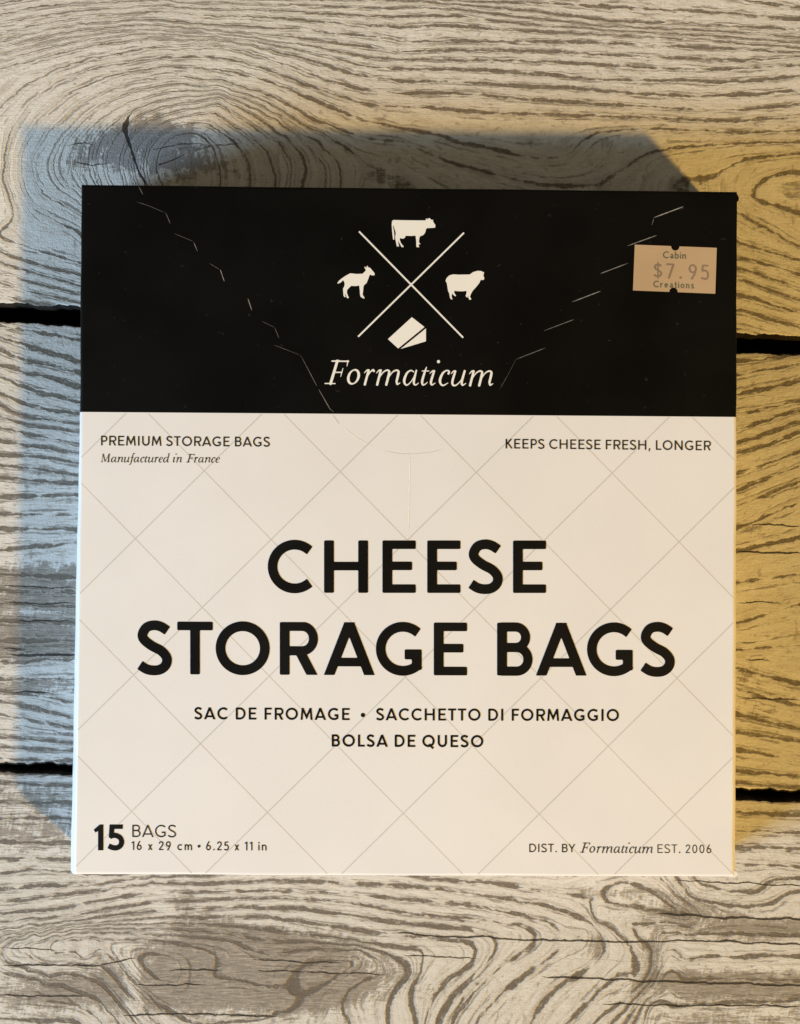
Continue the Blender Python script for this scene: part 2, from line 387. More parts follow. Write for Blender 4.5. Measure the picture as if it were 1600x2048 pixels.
# worn patches: x, y, rx, ry, amount
WORN = {
 'top': [(335, 265, 70, 34, .75), (250, 285, 90, 50, .62), (330, 320, 110, 40, .7), (160, 320, 50, 60, .35), (430, 340, 70, 30, .4), (1570, 385, 25, 30, .4), (300, 225, 60, 14, .25)],
 'mid': [(60, 1000, 250, 160, .22), (60, 700, 250, 60, .1), (1540, 1350, 200, 200, .12), (60, 1145, 220, 26, .7), (80, 1200, 240, 40, .85), (60, 1265, 220, 40, .9), (60, 1300, 220, 30, .7), (60, 1375, 200, 22, .85),
         (100, 1340, 90, 9, -.7), (60, 1222, 60, 6, -.5), (100, 1440, 120, 40, -.15), (60, 950, 200, 30, .18), (1500, 1060, 30, 14, .7), (1500, 1350, 40, 26, .5), (1520, 1430, 40, 22, .5)],
 'bot': [(600, 1990, 900, 60, .16), (1450, 1930, 300, 130, .18), (60, 1640, 200, 120, .2), (560, 1930, 260, 70, .35), (420, 1990, 330, 50, .35), (470, 1905, 230, 42, .95), (520, 1880, 130, 30, .5), (470, 1960, 260, 45, .9), (150, 1990, 170, 36, .75), (370, 1800, 34, 60, .55), (420, 1845, 60, 30, .5), (600, 1990, 120, 40, .6),
         (60, 1590, 130, 34, .5), (80, 1665, 140, 40, .55), (268, 1975, 22, 55, -1.0), (170, 2005, 26, 36, -.5), (250, 1855, 60, 30, -.3),
         (1250, 1785, 130, 14, .65), (1370, 1820, 90, 26, .75), (1540, 1855, 160, 24, .95), (1530, 1975, 190, 30, .95), (1380, 1960, 110, 20, .6), (1450, 2040, 220, 20, .5),
         (1195, 1895, 22, 30, .8), (1300, 1905, 30, 40, .8), (1480, 1915, 180, 16, -.5), (1250, 1870, 30, 30, -.3), (1530, 1700, 80, 40, .2)]}
# thin splits along the grain: half width, polyline
CRACK = {
 'top': [(1.3, [(290, 343), (340, 322), (380, 303)]), (1.0, [(290, 346), (320, 354), (352, 366)]), (1.1, [(140, 322), (185, 330), (230, 326)]), (1.0, [(130, 292), (170, 284), (200, 290)]), (.9, [(300, 300), (360, 286), (420, 290)]), (.9, [(380, 305), (440, 288), (490, 287)])],
 'mid': [(2.2, [(0, 1296), (60, 1297)]), (2.6, [(10, 1309), (160, 1309)]), (1.8, [(20, 1383), (105, 1384)]), (1.2, [(0, 1170), (160, 1176)]), (1.0, [(0, 1204), (160, 1206)]), (1.0, [(20, 1240), (160, 1240)]),
         (1.4, [(1495, 1046), (1610, 1052)]), (2.0, [(1470, 1102), (1610, 1106)]), (1.3, [(1470, 1203), (1570, 1206)]), (1.4, [(1472, 1285), (1515, 1287)]), (1.6, [(1488, 1320), (1545, 1321)]), (1.1, [(1470, 1394), (1610, 1398)])],
 'bot': [(1.5, [(0, 1930), (190, 1930), (280, 1915)]), (1.2, [(0, 1896), (120, 1899)]), (1.6, [(240, 2030), (360, 2027), (560, 2032)]), (1.6, [(0, 1990), (180, 1992)]), (1.4, [(330, 1940), (450, 1938)]), (1.2, [(500, 1920), (690, 1925)]), (1.2, [(510, 1940), (780, 1948)]), (1.4, [(260, 1970), (420, 1968)]),
         (1.8, [(780, 1866), (1020, 1877), (1250, 1884), (1400, 1880), (1620, 1889)]), (2.3, [(1310, 1827), (1450, 1834), (1620, 1838)]), (2.0, [(1080, 1952), (1300, 1962), (1620, 1971)]), (1.2, [(1340, 1760), (1620, 1772)]), (1.3, [(800, 1910), (960, 1919)]), (1.6, [(1200, 2008), (1610, 2012)])]}
KNOT_CRACK = [(272, 214), (255, 234), (250, 258), (257, 284), (268, 312), (277, 340), (289, 364), (292, 395)]

def h1(x, seed):      # cheap smooth 1-D noise
    r = np.zeros_like(x)
    for i, (f, a) in enumerate(((.011, 1.0), (.037, .8), (.11, .55), (.27, .4))):
        r += a * np.sin(x * f * (1 + .07 * seed) + seed * 2.1 + i * 1.7) * np.sin(x * f * .61 + i + seed)
    return r

def axis(lo, hi, f0, f1, fine, coarse):
    a = [np.arange(f0, f1 + fine * .5, fine)]
    if lo < f0: a.insert(0, np.linspace(lo, f0, max(2, int((f0 - lo) / coarse)))[:-1])
    if hi > f1: a.append(np.linspace(f1, hi, max(2, int((hi - f1) / coarse)))[1:])
    return np.concatenate(a)

def build_plank(name, key, pts, top_edge, bot_edge, seed, parent, label):
    # edges are functions of x, in px; rows run from the top edge to the bottom edge
    xs = axis(-1500, 3100, -60, 1660, 4.0, 60)
    y0, y1 = top_edge(800.), bot_edge(800.)
    f0, f1 = max(y0, -50), min(y1, 2100)
    ys = axis(y0, y1, f0, f1, 4.0, 60)
    v = (ys - y0) / (y1 - y0)
    Xg, Vg = np.meshgrid(xs, v)
    te = top_edge(xs) + h1(xs, seed) * 1.9 + h1(xs * 3.1, seed + 5) * .8; be = bot_edge(xs) + h1(xs, seed + 3.3) * 2.1 + h1(xs * 2.7, seed + 8) * .9
    Yg = te[None, :] * (1 - Vg) + be[None, :] * Vg
    # rounded, slightly battered long edges
    dist = np.minimum(Yg - te[None, :], be[None, :] - Yg) * SW
    rad = .0007
    q = np.clip(1 - dist / rad, 0, 1)
    Zg = -rad * (1 - np.sqrt(np.clip(1 - q * q, 0, 1))) * .8
    nr, nc = Xg.shape
    # walls going down: one extra row at each end
    X = np.vstack([Xg[:1], Xg, Xg[-1:]]); Y = np.vstack([Yg[:1], Yg, Yg[-1:]])
    Z = np.vstack([np.full((1, nc), -.016), Zg, np.full((1, nc), -.016)])
    nr += 2
    verts = np.c_[(X.ravel() - 800) * SW, (1024 - Y.ravel()) * SW, Z.ravel()]
    idx = np.arange(nr * nc).reshape(nr, nc)
    quads = np.stack([idx[:-1, :-1], idx[1:, :-1], idx[1:, 1:], idx[:-1, 1:]], -1).reshape(-1, 4)
    me = bpy.data.meshes.new(name)
    me.vertices.add(len(verts)); me.vertices.foreach_set('co', verts.ravel())
    me.loops.add(len(quads) * 4); me.loops.foreach_set('vertex_index', quads.ravel().astype(np.int32))
    me.polygons.add(len(quads))
    me.polygons.foreach_set('loop_start', np.arange(0, len(quads) * 4, 4, dtype=np.int32))
    me.polygons.foreach_set('use_smooth', np.ones(len(quads), bool))
    me.update(calc_edges=True)
    phi, grad = tps(pts)(np.clip(X, -260, 1860), np.clip(Y, -160, 2200))
    grad = np.clip(grad, .012, .14)
    x, y = X.ravel(), Y.ravel()
    worn = np.zeros(len(x))
    for cx, cy, rx, ry, a in WORN[key]:
        worn += a * np.exp(-(((x - cx) / rx) ** 2 + ((y - cy) / ry) ** 2))
    cd = np.full(len(x), 99.); cw = np.zeros(len(x))
    for hw, pl in CRACK[key]:
        p = np.array(pl, float)
        yy = np.interp(x, p[:, 0], p[:, 1])
        e = np.minimum(x - p[0, 0], p[-1, 0] - x)
        wv = hw * np.clip(e / 30., -1, 1)
        better = (np.abs(y - yy) < np.abs(cd)) & (e > -12)
        cd = np.where(better, y - yy, cd); cw = np.where(better, wv, cw)
    knot = np.zeros(len(x)); dens = np.ones(len(x))
    if key == 'top':
        p = np.array(KNOT_CRACK, float)
        xx = np.interp(y, p[:, 1], p[:, 0])
        e = np.minimum(y - p[0, 1], p[-1, 1] - y)
        wv = (2.5 + 2.4 * np.exp(-((y - 258) / 24) ** 2) + .9 * np.sin(y * .31) * np.sin(y * .13 + 1)) * np.clip(e / 30., -1, 1)
        near = (e > -6) & (np.abs(x - xx) < 40)
        cd = np.where(near, x - xx, cd); cw = np.where(near, wv, cw)
        knot = np.exp(-(((x - 300) / 150) ** 2 + ((y - 315) / 80) ** 2))
        dens = 1 - .5 * knot
        dens *= 1 - .72 * np.exp(-((np.minimum(x, 900) - 80) / 330) ** 2 - ((np.maximum(y, 60) - 200) / 260) ** 2)
        dens *= np.where(y < 380, 1 - .25 * np.exp(-((x - 480) / 250) ** 2), 1)
        dens = np.clip(dens, .15, 1.2)
    else:
        dens += .15
        if key == 'bot': dens += .8 * np.exp(-(((x - 960) / 190) ** 2 + ((y - 1960) / 110) ** 2)) - .3 * np.exp(-(((x - 60) / 160) ** 2 + ((y - 1860) / 50) ** 2))
    for nm, arr in (('phi', phi), ('grad', grad), ('worn', worn), ('crackd', cd), ('crackw', cw), ('knot', knot), ('dens', dens),
                    ('px', x), ('py', y), ('ink', np.full(len(x), {'top': .86, 'mid': .70, 'bot': .66}[key])), ('wmax', np.full(len(x), {'top': 5.2, 'mid': 7.0, 'bot': 7.5}[key]) + (5.5 * np.exp(-(((x - 1010) / 230) ** 2 + ((y - 1960) / 130) ** 2)) if key == 'bot' else 0)), ('tone', np.full(len(x), {'top': 1.0, 'mid': .89, 'bot': .84}[key])), ('seed', np.full(len(x), seed * 11.7))):
        at = me.attributes.new(nm, 'FLOAT', 'POINT')
        at.data.foreach_set('value', arr.astype(np.float32).ravel())
    me.materials.append(M_wood); me.materials.append(M_edge)
    mi = np.zeros((nr - 1, nc - 1), np.int32); mi[0] = mi[1] = mi[-1] = mi[-2] = 1  # walls and outermost rows carry the painted gap shade
    me.polygons.foreach_set('material_index', mi.ravel())
    o = bpy.data.objects.new(name, me)
    col.objects.link(o)
    o.parent = parent
    o['label'] = label
    return o

table = bpy.data.objects.new('tabletop', None)
col.objects.link(table)
table['kind'] = 'structure'
table['label'] = 'weathered tabletop of whitewashed wooden planks under the carton'
lin = lambda a, b: (lambda x: a + (b - a) * np.asarray(x, float) / 1600.)
build_plank('plank', 'top', TOP, lin(-700, -640), lin(608, 675), 1.0, table, 'upper whitewashed plank with a large cracked knot')
build_plank('plank', 'mid', MID, lin(643, 707), lin(1525, 1582), 2.0, table, 'middle plank mostly hidden by the carton')
build_plank('plank', 'bot', BOT, lin(1541, 1600), lin(2560, 2610), 3.0, table, 'lower plank with swirling grain and worn brown patches')
a, b = W(-1500, -700), W(3100, 2600)
link_mesh('backing_board', [(a[0], b[1], -.0165), (b[0], b[1], -.0165), (b[0], a[1], -.0165), (a[0], a[1], -.0165),
          (a[0], b[1], -.03), (b[0], b[1], -.03), (b[0], a[1], -.03), (a[0], a[1], -.03)],
          [(0, 1, 2, 3), (4, 7, 6, 5), (0, 4, 5, 1), (1, 5, 6, 2), (2, 6, 7, 3), (3, 7, 4, 0)], M_dark, table, smooth=False)

# ------------------------------------------------------------------ carton
box = bpy.data.objects.new('storage_bag_box', None)
col.objects.link(box)
cx, cy = F(808, 1060)
box.location = (cx, cy, 0)
box['label'] = 'flat black and white cardboard box of cheese storage bags lying on the planks'
box['category'] = 'box'

VB = (824 - 370) / (1748 - 370.)
def xl(v): return np.interp(v, [0, VB, .6, 1], [164.5, 163, 158, 150])
def xr(v): return np.interp(v, [0, VB, 1], [1472.5, 1470.5, 1466])
def yl(v): return np.interp(v, [0, VB, 1], [371, 824, 1747])
def yr(v): return np.interp(v, [0, VB, 1], [385, 834, 1751.5])
def bulge(px, py):
    u = np.clip((np.asarray(px, float) - 155) / 1315., 0, 1); v = np.clip((np.asarray(py, float) - 375) / 1375., 0, 1)
    b = .0006 * (np.sin(np.pi * u) ** 1.3) * (np.sin(np.pi * v) ** 1.3)
    b += .00012 * np.sin(u * 7 + 1) * np.sin(v * 5 + .4)
    return b
def front(px, py, lift):
    X, Y = F(np.asarray(px, float), np.asarray(py, float))
    return X, Y, T + bulge(px, py) + lift

def build_carton():
    us = np.concatenate([[0, .003], np.linspace(0, 1, 61)[1:-1], [.997, 1]])
    vv = np.concatenate([np.linspace(0, VB, 25), np.linspace(VB, 1, 49)[1:-1], [.997, 1]]); vv = np.sort(np.r_[vv, .003])
    prof = [(.15, .06), (.35, .24), (.6, .48), (.85, .76), (1.0, 1.0)]   # outwards, downwards, of the fold radius
    cols = [('l', None)] + [('l', p) for p in prof[::-1]] + [('f', u) for u in us] + [('r', p) for p in prof] + [('r', None)]
    rows = [('t', None)] + [('t', p) for p in prof[::-1]] + [('f', v) for v in vv] + [('b', p) for p in prof] + [('b', None)]
    V = []; 
    for rk, rp in rows:
        v = rp if rk == 'f' else (0. if rk == 't' else 1.)
        for ck, cp in cols:
            u = cp if ck == 'f' else (0. if ck == 'l' else 1.)
            y = yl(v) * (1 - u) + yr(v) * u
            x = xl(v) * (1 - u) + xr(v) * u
            if ck != 'f': x += .45 * math.sin(v * 23 + 1) * math.sin(v * 9.1) + .3 * math.sin(v * 71)
            if rk != 'f': y += .4 * math.sin(u * 19 + 2) * math.sin(u * 7.3)
            z = T + bulge(x, y); drop = 0.
            if ck != 'f':
                wide = np.interp(v, [0, VB, .6, 1], [3., 5.5, 13., 19.]) if ck == 'l' else np.interp(v, [0, VB, .6, 1], [3., 4., 7., 10.])
                o, dn = cp if cp else (1.0, None)
                x += (-1 if ck == 'l' else 1) * wide * o
                drop = 99 if dn is None else max(drop, dn * wide * 1.9 * S)
            if rk != 'f':
                wide = 2.5 if rk == 't' else 3.0
                o, dn = rp if rp else (1.0, None)
                y += (-1 if rk == 't' else 1) * wide * o
                drop = 99 if dn is None else max(drop, dn * wide * 1.9 * S)
            z = .0002 if drop > 1 else z - drop
            X, Y = F(x, y)
            V.append((float(X), float(Y), float(z)))
    nc = len(cols); faces = []; mi = []
    nb = [i for i, (k_, p_) in enumerate(rows) if k_ == 'f' and abs(p_ - VB) < 1e-9][0]
    for i in range(len(rows) - 1):
        for j in range(nc - 1):
            faces.append((i * nc + j, (i + 1) * nc + j, (i + 1) * nc + j + 1, i * nc + j + 1))
            mi.append(1 if i < nb else 0)
    return link_mesh('carton', V, faces, [M_white, M_black], box, True, mi)
carton = build_carton()

def slab(name, pts, z0, z1, mat):
    n = len(pts); V = []
    for z in (z0, z1):
        for a, b in pts:
            X, Y = F(a, b); V.append((X, Y, z))
    fs = [tuple(range(n - 1, -1, -1)), tuple(range(n, 2 * n))] + [(i, (i + 1) % n, n + (i + 1) % n, n + i) for i in range(n)]
    a2 = sum(pts[i][0] * pts[(i + 1) % n][1] - pts[(i + 1) % n][0] * pts[i][1] for i in range(n))
    if a2 > 0: fs = [f[::-1] for f in fs]
    return link_mesh(name, V, fs, mat, box, smooth=False)
# dog-eared flap corners that poke out of the folds, and the tucked end flap along the lower edge
slab('flap_corner', [(1466, 383.5), (1473, 386), (1477, 390), (1479, 396), (1477.5, 401), (1474, 405), (1466, 404)], T - .0016, T - .0004, M_black)
slab('flap_liner', [(1470, 398), (1478.5, 398.5), (1480.5, 401), (1477, 407), (1470, 409)], T - .0024, T - .0018, M_white)
slab('flap_corner', [(1460, 1741), (1468, 1741), (1475, 1746), (1476, 1750), (1471, 1756), (1460, 1755)], T - .0022, T - .0002, M_white)
slab('end_flap', [(152, 1748), (700, 1750), (1200, 1752.5), (1462, 1754), (1462, 1758), (1200, 1757), (700, 1753.5), (152, 1751)], T - .0060, T - .0022, M_white)

# ------------------------------------------------------------------ flat print: signed distance shapes -> clean meshes
def seg_dist(px, py, pts, closed=False):
    p = np.array(pts, float)
    if closed: p = np.vstack([p, p[:1]])
    a, b = p[:-1], p[1:]
    d = b - a; L = (d ** 2).sum(1) + 1e-12
    t = ((px[:, None] - a[:, 0]) * d[:, 0] + (py[:, None] - a[:, 1]) * d[:, 1]) / L
    t = np.clip(t, 0, 1)
    return np.hypot(px[:, None] - a[:, 0] - t * d[:, 0], py[:, None] - a[:, 1] - t * d[:, 1]), t
def poly_sdf(px, py, pts):
    p = np.array(pts, float); q = np.roll(p, -1, axis=0)
    d = seg_dist(px, py, pts, True)[0].min(1)
    c = (p[:, 1] > py[:, None]) != (q[:, 1] > py[:, None])
    with np.errstate(divide='ignore', invalid='ignore'):
        xi = (q[:, 0] - p[:, 0]) * (py[:, None] - p[:, 1]) / (q[:, 1] - p[:, 1]) + p[:, 0]
    ins = ((c & (px[:, None] < xi)).sum(1) % 2) == 1
    return np.where(ins, -d, d)
def strip(pts, h):
    p = np.array(pts, float)
    t = np.diff(p, axis=0); t /= np.linalg.norm(t, axis=1)[:, None] + 1e-12
    n = np.c_[-t[:, 1], t[:, 0]]
    nv = np.empty_like(p); nv[0] = n[0]; nv[-1] = n[-1]
    for i in range(1, len(p) - 1):
        m = n[i-1] + n[i]; m /= np.linalg.norm(m) + 1e-12
        nv[i] = m / max(.35, m @ n[i])
    return np.vstack([p + nv * h, (p - nv * h)[::-1]])
def trim(p, r):      # shorten a stroke by r at both ends
    p = p[np.r_[True, np.hypot(*np.diff(p, axis=0).T) > 1e-6]]
    c = np.r_[0, np.cumsum(np.hypot(*np.diff(p, axis=0).T))]
    t = np.r_[r, c[(c > r * 1.6) & (c < c[-1] - r * 1.6)], c[-1] - r]
    return np.c_[np.interp(t, c, p[:, 0]), np.interp(t, c, p[:, 1])]
def shape_sdf(px, py, shapes, w, r, clip=None):
    d = np.full(len(px), 9.)
    for s in shapes:
        k = s[0]
        if k == 'poly': e = poly_sdf(px, py, s[1]) + r
        elif k == 'ring': e = np.abs(seg_dist(px, py, s[1], True)[0].min(1)) - w * s[2] / 2 + r
        elif k == 'str':
            h = w * s[2] / 2 - r
            p = np.array(s[1], float)
            p = trim(p, r)
            if len(p) < 6: e = poly_sdf(px, py, strip(p, max(h, .002)))
            else:
                a, b = p[:-1], p[1:]; dv = b - a; Ln = np.hypot(*dv.T)
                al = ((px[:, None] - a[:, 0]) * dv[:, 0] + (py[:, None] - a[:, 1]) * dv[:, 1]) / Ln
                pe = np.abs((px[:, None] - a[:, 0]) * dv[:, 1] - (py[:, None] - a[:, 1]) * dv[:, 0]) / Ln
                over = np.maximum(-al, al - Ln)
                dd = (np.hypot(pe, np.maximum(over, 0)) - h).min(1)
                for e0, e1 in ((p[0], p[2]), (p[-1], p[-3])):      # cut the ends square
                    tt = (e0 - e1) / np.hypot(*(e0 - e1))
                    ao = (px - e0[0]) * tt[0] + (py - e0[1]) * tt[1]
                    nr_ = np.hypot(px - e0[0], py - e0[1]) < 2.2 * h
                    dd = np.where(nr_, np.maximum(dd, ao), dd)
                e = dd
        elif k == 'var':
            p = np.array(s[1], float)
            dd, t = seg_dist(px, py, p[:, :2])
            e = (dd - (p[:-1, 2] * (1 - t) + p[1:, 2] * t) / 2).min(1) + r
        elif k == 'dot': e = np.hypot(px - s[1], py - s[2]) - s[3] + r
        d = np.minimum(d, e)
    if clip is not None: d = np.maximum(d, np.maximum(clip[0] + r - py, py - clip[1] + r))
    return d - r

class Print:      # collects flat shapes, in photo px on the carton front, into one mesh
    def __init__(s, lift): s.V = []; s.Fc = []; s.lift = lift
    def field(s, f, gx, gy, to_px):
        """f: values on grid gx x gy (negative inside)"""
        ny, nx = len(gy), len(gx); V = s.V; ids = {}
        def vid(key, x, y):
            i = ids.get(key)
            if i is None:
                i = len(V); ids[key] = i; V.append(to_px(x, y))
            return i
        ins = f < 0
        cnt = ins[:-1, :-1].astype(int) + ins[1:, :-1] + ins[:-1, 1:] + ins[1:, 1:]
        for j, i in zip(*np.nonzero(cnt)):
            c = [(j, i), (j, i + 1), (j + 1, i + 1), (j + 1, i)]
            poly = []
            for a in range(4):
                p, q = c[a], c[(a + 1) % 4]
                if ins[p]: poly.append(vid(p, gx[p[1]], gy[p[0]]))
                if ins[p] != ins[q]:
                    k2 = (p, q) if p < q else (q, p)
                    fa, fb = f[k2[0]], f[k2[1]]
                    t = fa / (fa - fb)
                    x = gx[k2[0][1]] + t * (gx[k2[1][1]] - gx[k2[0][1]]); y = gy[k2[0][0]] + t * (gy[k2[1][0]] - gy[k2[0][0]])
                    poly.append(vid(k2, x, y))
            if len(poly) > 2: s.Fc.append(poly)
    def shapes(s, shapes, w, r, box_, step, to_px, clip=None):
        gx = np.arange(box_[0], box_[2] + step, step); gy = np.arange(box_[1], box_[3] + step, step)
        GX, GY = np.meshgrid(gx, gy)
        f = shape_sdf(GX.ravel(), GY.ravel(), shapes, w, r, clip).reshape(GX.shape)
        s.field(f, gx, gy, to_px)
    def px_shapes(s, shapes, w, r, step, pad=6):
        pts = np.array([p[:2] for sh in shapes for p in (sh[1] if sh[0] != 'dot' else [(sh[1] - sh[3], sh[2] - sh[3]), (sh[1] + sh[3], sh[2] + sh[3])])])
        lo = pts.min(0) - pad; hi = pts.max(0) + pad
        s.shapes(shapes, w, r, (*lo, *hi), step, lambda x, y: (x, y))
    def build(s, name, mat, parent):
        P = np.array(s.V)
        X, Y, Z = front(P[:, 0], P[:, 1], s.lift)
        V = np.c_[X, Y, Z]
        fs = []
        for f in s.Fc:      # all facing up
            a = sum(V[f[i]][0] * V[f[(i + 1) % len(f)]][1] - V[f[(i + 1) % len(f)]][0] * V[f[i]][1] for i in range(len(f)))
            fs.append(f if a > 0 else f[::-1])
        return link_mesh(name, V.tolist(), fs, mat, parent)

def arc(cx, cy, rx, ry, a0, a1, n=22):
    t = np.radians(np.linspace(a0, a1, n))
    return list(zip(cx + rx * np.cos(t), cy + ry * np.sin(t)))
def crv(pts, n=7):
    p = np.array(pts, float); P = np.vstack([2 * p[0] - p[1], p, 2 * p[-1] - p[-2]]); out = []
    for i in range(1, len(P) - 2):
        for t in np.linspace(0, 1, n, endpoint=False):
            a, b, c, d = P[i-1:i+3]
            out.append(.5 * (2*b + (c-a)*t + (2*a-5*b+4*c-d)*t*t + (3*b-a-3*c+d)*t**3))
    out.append(p[-1])
    return [tuple(q) for q in out]

S_PTS = [(.565, .827), (.45, .899), (.324, .928), (.18, .892), (.10, .766), (.126, .658), (.27, .54), (.45, .442), (.55, .317), (.54, .19), (.45, .10), (.324, .072), (.18, .094), (.047, .173)]
def fit(pts, w, cx, cy, hx, hy, w0=.19):
    fx = (hx - w / 2) / (hx - w0 / 2); fy = (hy - w / 2) / (hy - w0 / 2)
    return [(cx + (x - cx) * fx, cy + (y - cy) * fy) for x, y in pts]
def glyph(c, w):
    """sans capitals, figures and a few small letters: shapes in cap heights, outline width"""
    h = w / 2; g = .86; gh = h * g            # horizontals a little thinner
    st = lambda *p, m=1.0: ('str', list(p), m)
    if c == 'E': return [st((h, 0), (h, 1)), st((0.02, 1-gh), (.635, 1-gh), m=g), st((0.02, .515), (.565, .515), m=g), st((.02, gh), (.635, gh), m=g)], .635
    if c == 'F': return [st((h, 0), (h, 1)), st((0.02, 1-gh), (.60, 1-gh), m=g), st((0.02, .49), (.54, .49), m=g)], .60
    if c == 'L': return [st((h, 0), (h, 1)), st((.02, gh), (.56, gh), m=g)], .56
    if c == 'H': return [st((h, 0), (h, 1)), st((.84-h, 0), (.84-h, 1)), st((.03, .51), (.81, .51), m=g)], .84
    if c == 'I': return [st((h, 0), (h, 1))], w
    if c == 'T': return [st((.345, 0), (.345, 1-h)), st((0, 1-gh), (.69, 1-gh), m=g)], .69
    if c == 'O': return [('ring', arc(.515, .5, .515-h, .512-h, 0, 360, 49)[:-1], .98)], 1.03
    if c == 'Q': return [('ring', arc(.515, .5, .515-h, .512-h, 0, 360, 49)[:-1], .98), st((.55, .24), (.92, -.12))], 1.03
    if c == 'C': return [('str', arc(.515, .5, .515-h, .512-h, 47, 313, 40), .98)], .88
    if c == 'G': return [('str', arc(.515, .5, .515-h, .512-h, 47, 318, 40), .98), st((.55, .395), (.875-h, .395), (.875-h, .10))], .88
    if c == 'S': return [('str', crv(fit(S_PTS, w, .325, .5, .325, .512)), .98)], .65
    if c == 'D': return [('str', [(h, gh), (h, 1-gh)], 1), ('ring', [(h, gh), (h, 1-gh), (.33, 1-gh)] + arc(.33, .5, .49-h, .5-gh, 90, -90, 24) + [(.33, gh)], .95)], .82
    if c == 'P': return [st((h, 0), (h, 1)), ('ring', [(h, .44), (h, 1-gh), (.36, 1-gh)] + arc(.36, (1.44-gh)/2, .29-h, (.56-gh)/2, 90, -90, 20) + [(.36, .44)], .92)], .65
    if c == 'R': return [st((h, 0), (h, 1)), ('ring', [(h, .455), (h, 1-gh), (.43, 1-gh)] + arc(.43, (1.455-gh)/2, .31-h, (.545-gh)/2, 90, -90, 20) + [(.43, .455)], .92), st((.37, .47), (.66, -.08))], .735
    if c == 'B': return [st((h, 0), (h, 1)), ('ring', [(h, .53), (h, 1-gh), (.35, 1-gh)] + arc(.35, (1.53-gh)/2, .285-h, (.47-gh)/2, 90, -90, 18) + [(.35, .53)], .92),
                         ('ring', [(h, gh), (h, .53), (.37, .53)] + arc(.37, (.53+gh)/2, .31-h, (.53-gh)/2, 90, -90, 18) + [(.37, gh)], .92)], .68
    if c == 'A': return [st((h*.98-.045, -.1), (.47+.03, 1.06)), st((.94-h*.98+.045, -.1), (.47-.03, 1.06)), st((.22, .245), (.72, .245), m=g)], .94
    if c == 'M': return [st((h*.9+.0, -.06), (.17, 1.05), m=.95), st((1.0-h*.9, -.06), (.83, 1.05), m=.95), st((.14, 1.04), (.5, .22), (.86, 1.04), m=.95)], 1.0
    if c == 'N': return [st((h, 0), (h, 1)), st((.84-h, 0), (.84-h, 1)), st((h*.5, 1.04), (.84-h*.5, -.04))], .84
    if c == 'U': return [('str', [(h, 1), (h, .39)] + arc(.385, .39, .385-h, .40-h, 180, 360, 20)[1:] + [(.77-h, 1)], 1)], .77
    if c == 'K': return [st((h, 0), (h, 1)), st((h, .42), (.66, 1.08)), st((.24, .56), (.69, -.06))], .72
    if c == 'Y': return [st((.36, 0), (.36, .45)), st((-.01, 1.06), (.36, .42)), st((.73, 1.06), (.36, .42))], .72
    if c == '.': return [('dot', .085, .075, .085)], .17
    if c == ',': return [('dot', .085, .08, .082), ('var', [(.10, .06, .12), (.03, -.17, .05)])], .17
    if c == '*': return [('dot', .15, .47, .145)], .30
    if c == '1': return [st((.30-h, 0), (.30-h, 1)), st((.30-h, 1-h*.9), (-.0, .80), m=.95)], .31
    if c == '2': return [('str', crv([(.06, .74), (.10, .86), (.19, 1-gh*1.1), (.30, 1-gh), (.42, .93-h*.6), (.50-h*.5, .78), (.46-h*.3, .62), (.34, .45), (.05, .07)]), 1), st((.02, gh), (.53, gh), m=g)], .53
    if c == '5': return [st((.50, 1-gh), (.12, 1-gh), m=g), st((.14, 1-gh*.6), (.10, .55)), ('str', crv([(.09, .545), (.20, .60), (.32, .60), (.44-h*.4, .53), (.515-h*.6, .42), (.53-h*.7, .30), (.48-h*.5, .13), (.36, .045), (.22, .02+h*.6), (.02, .10)]), 1)], .56
    if c == '6': return [('ring', arc(.28, .30, .28-h, .31-h, 0, 360, 33)[:-1], 1), ('str', crv([(h*1.0, .32), (.08+h*.5, .52), (.22, .78), (.37, 1.02)]), 1)], .56
    if c == '9': return [('ring', arc(.28, .70, .28-h, .31-h, 0, 360, 33)[:-1], 1), ('str', crv([(.56-h, .68), (.48-h*.5, .48), (.34, .22), (.19, -.02)]), 1)], .56
    if c == '0': return [('ring', arc(.29, .5, .29-h, .512-h, 0, 360, 37)[:-1], 1)], .58
    if c == '7': return [st((0, 1-gh), (.52, 1-gh), m=g), st((.50, .99), (.16, -.02))], .54
    if c == '$': return [('str', crv([(x*.82, .5+(y-.5)*.86) for x, y in fit(S_PTS, w, .325, .5, .325, .512)]), 1), st((.27, -.06), (.27, 1.06), m=.7)], .54
    # small letters, x height .66 of a cap
    if c == 'x': return [st((.03, .70), (.43, -.04)), st((.43, .70), (.03, -.04))], .46
    if c == 'c': return [('str', arc(.33, .33, .33-h, .345-h, 48, 312, 28), 1)], .56
    if c == 'i': return [st((.06, 0), (.06, .66)), ('dot', .06, .88, .085)], .12
    if c == 'n': return [st((h, 0), (h, .66)), ('str', [(h, .36)] + arc(.27, .37, .27-h, .305-h, 180, 0, 18) + [(.54-h, 0)], 1)], .54
    if c == 'm': return [st((h, 0), (h, .66)), ('str', [(h, .36)] + arc(.235, .38, .235-h, .295-h, 180, 0, 16) + [(.47-h, 0)], 1), ('str', [(.47-h, .36)] + arc(.675-h, .38, .24-h, .295-h, 180, 0, 16) + [(.915-h*2, 0)], 1)], .915-h
    if c == 'r': return [st((h, 0), (h, .66)), ('str', [(h, .36)] + arc(.27, .37, .27-h, .305-h, 180, 62, 12), 1)], .38
    if c == 'a': return [st((.50-h, 0), (.50-h, .45)), ('str', arc(.26, .42, .24-h, .255-h, 150, 0, 14), 1), ('ring', arc(.24, .19, .24-h, .20-h, 0, 360, 25)[:-1], .9)], .52
    if c == 'b': return [st((h, 0), (h, 1.0)), ('ring', arc(.30, .33, .30-h, .345-h, 0, 360, 29)[:-1], 1)], .58
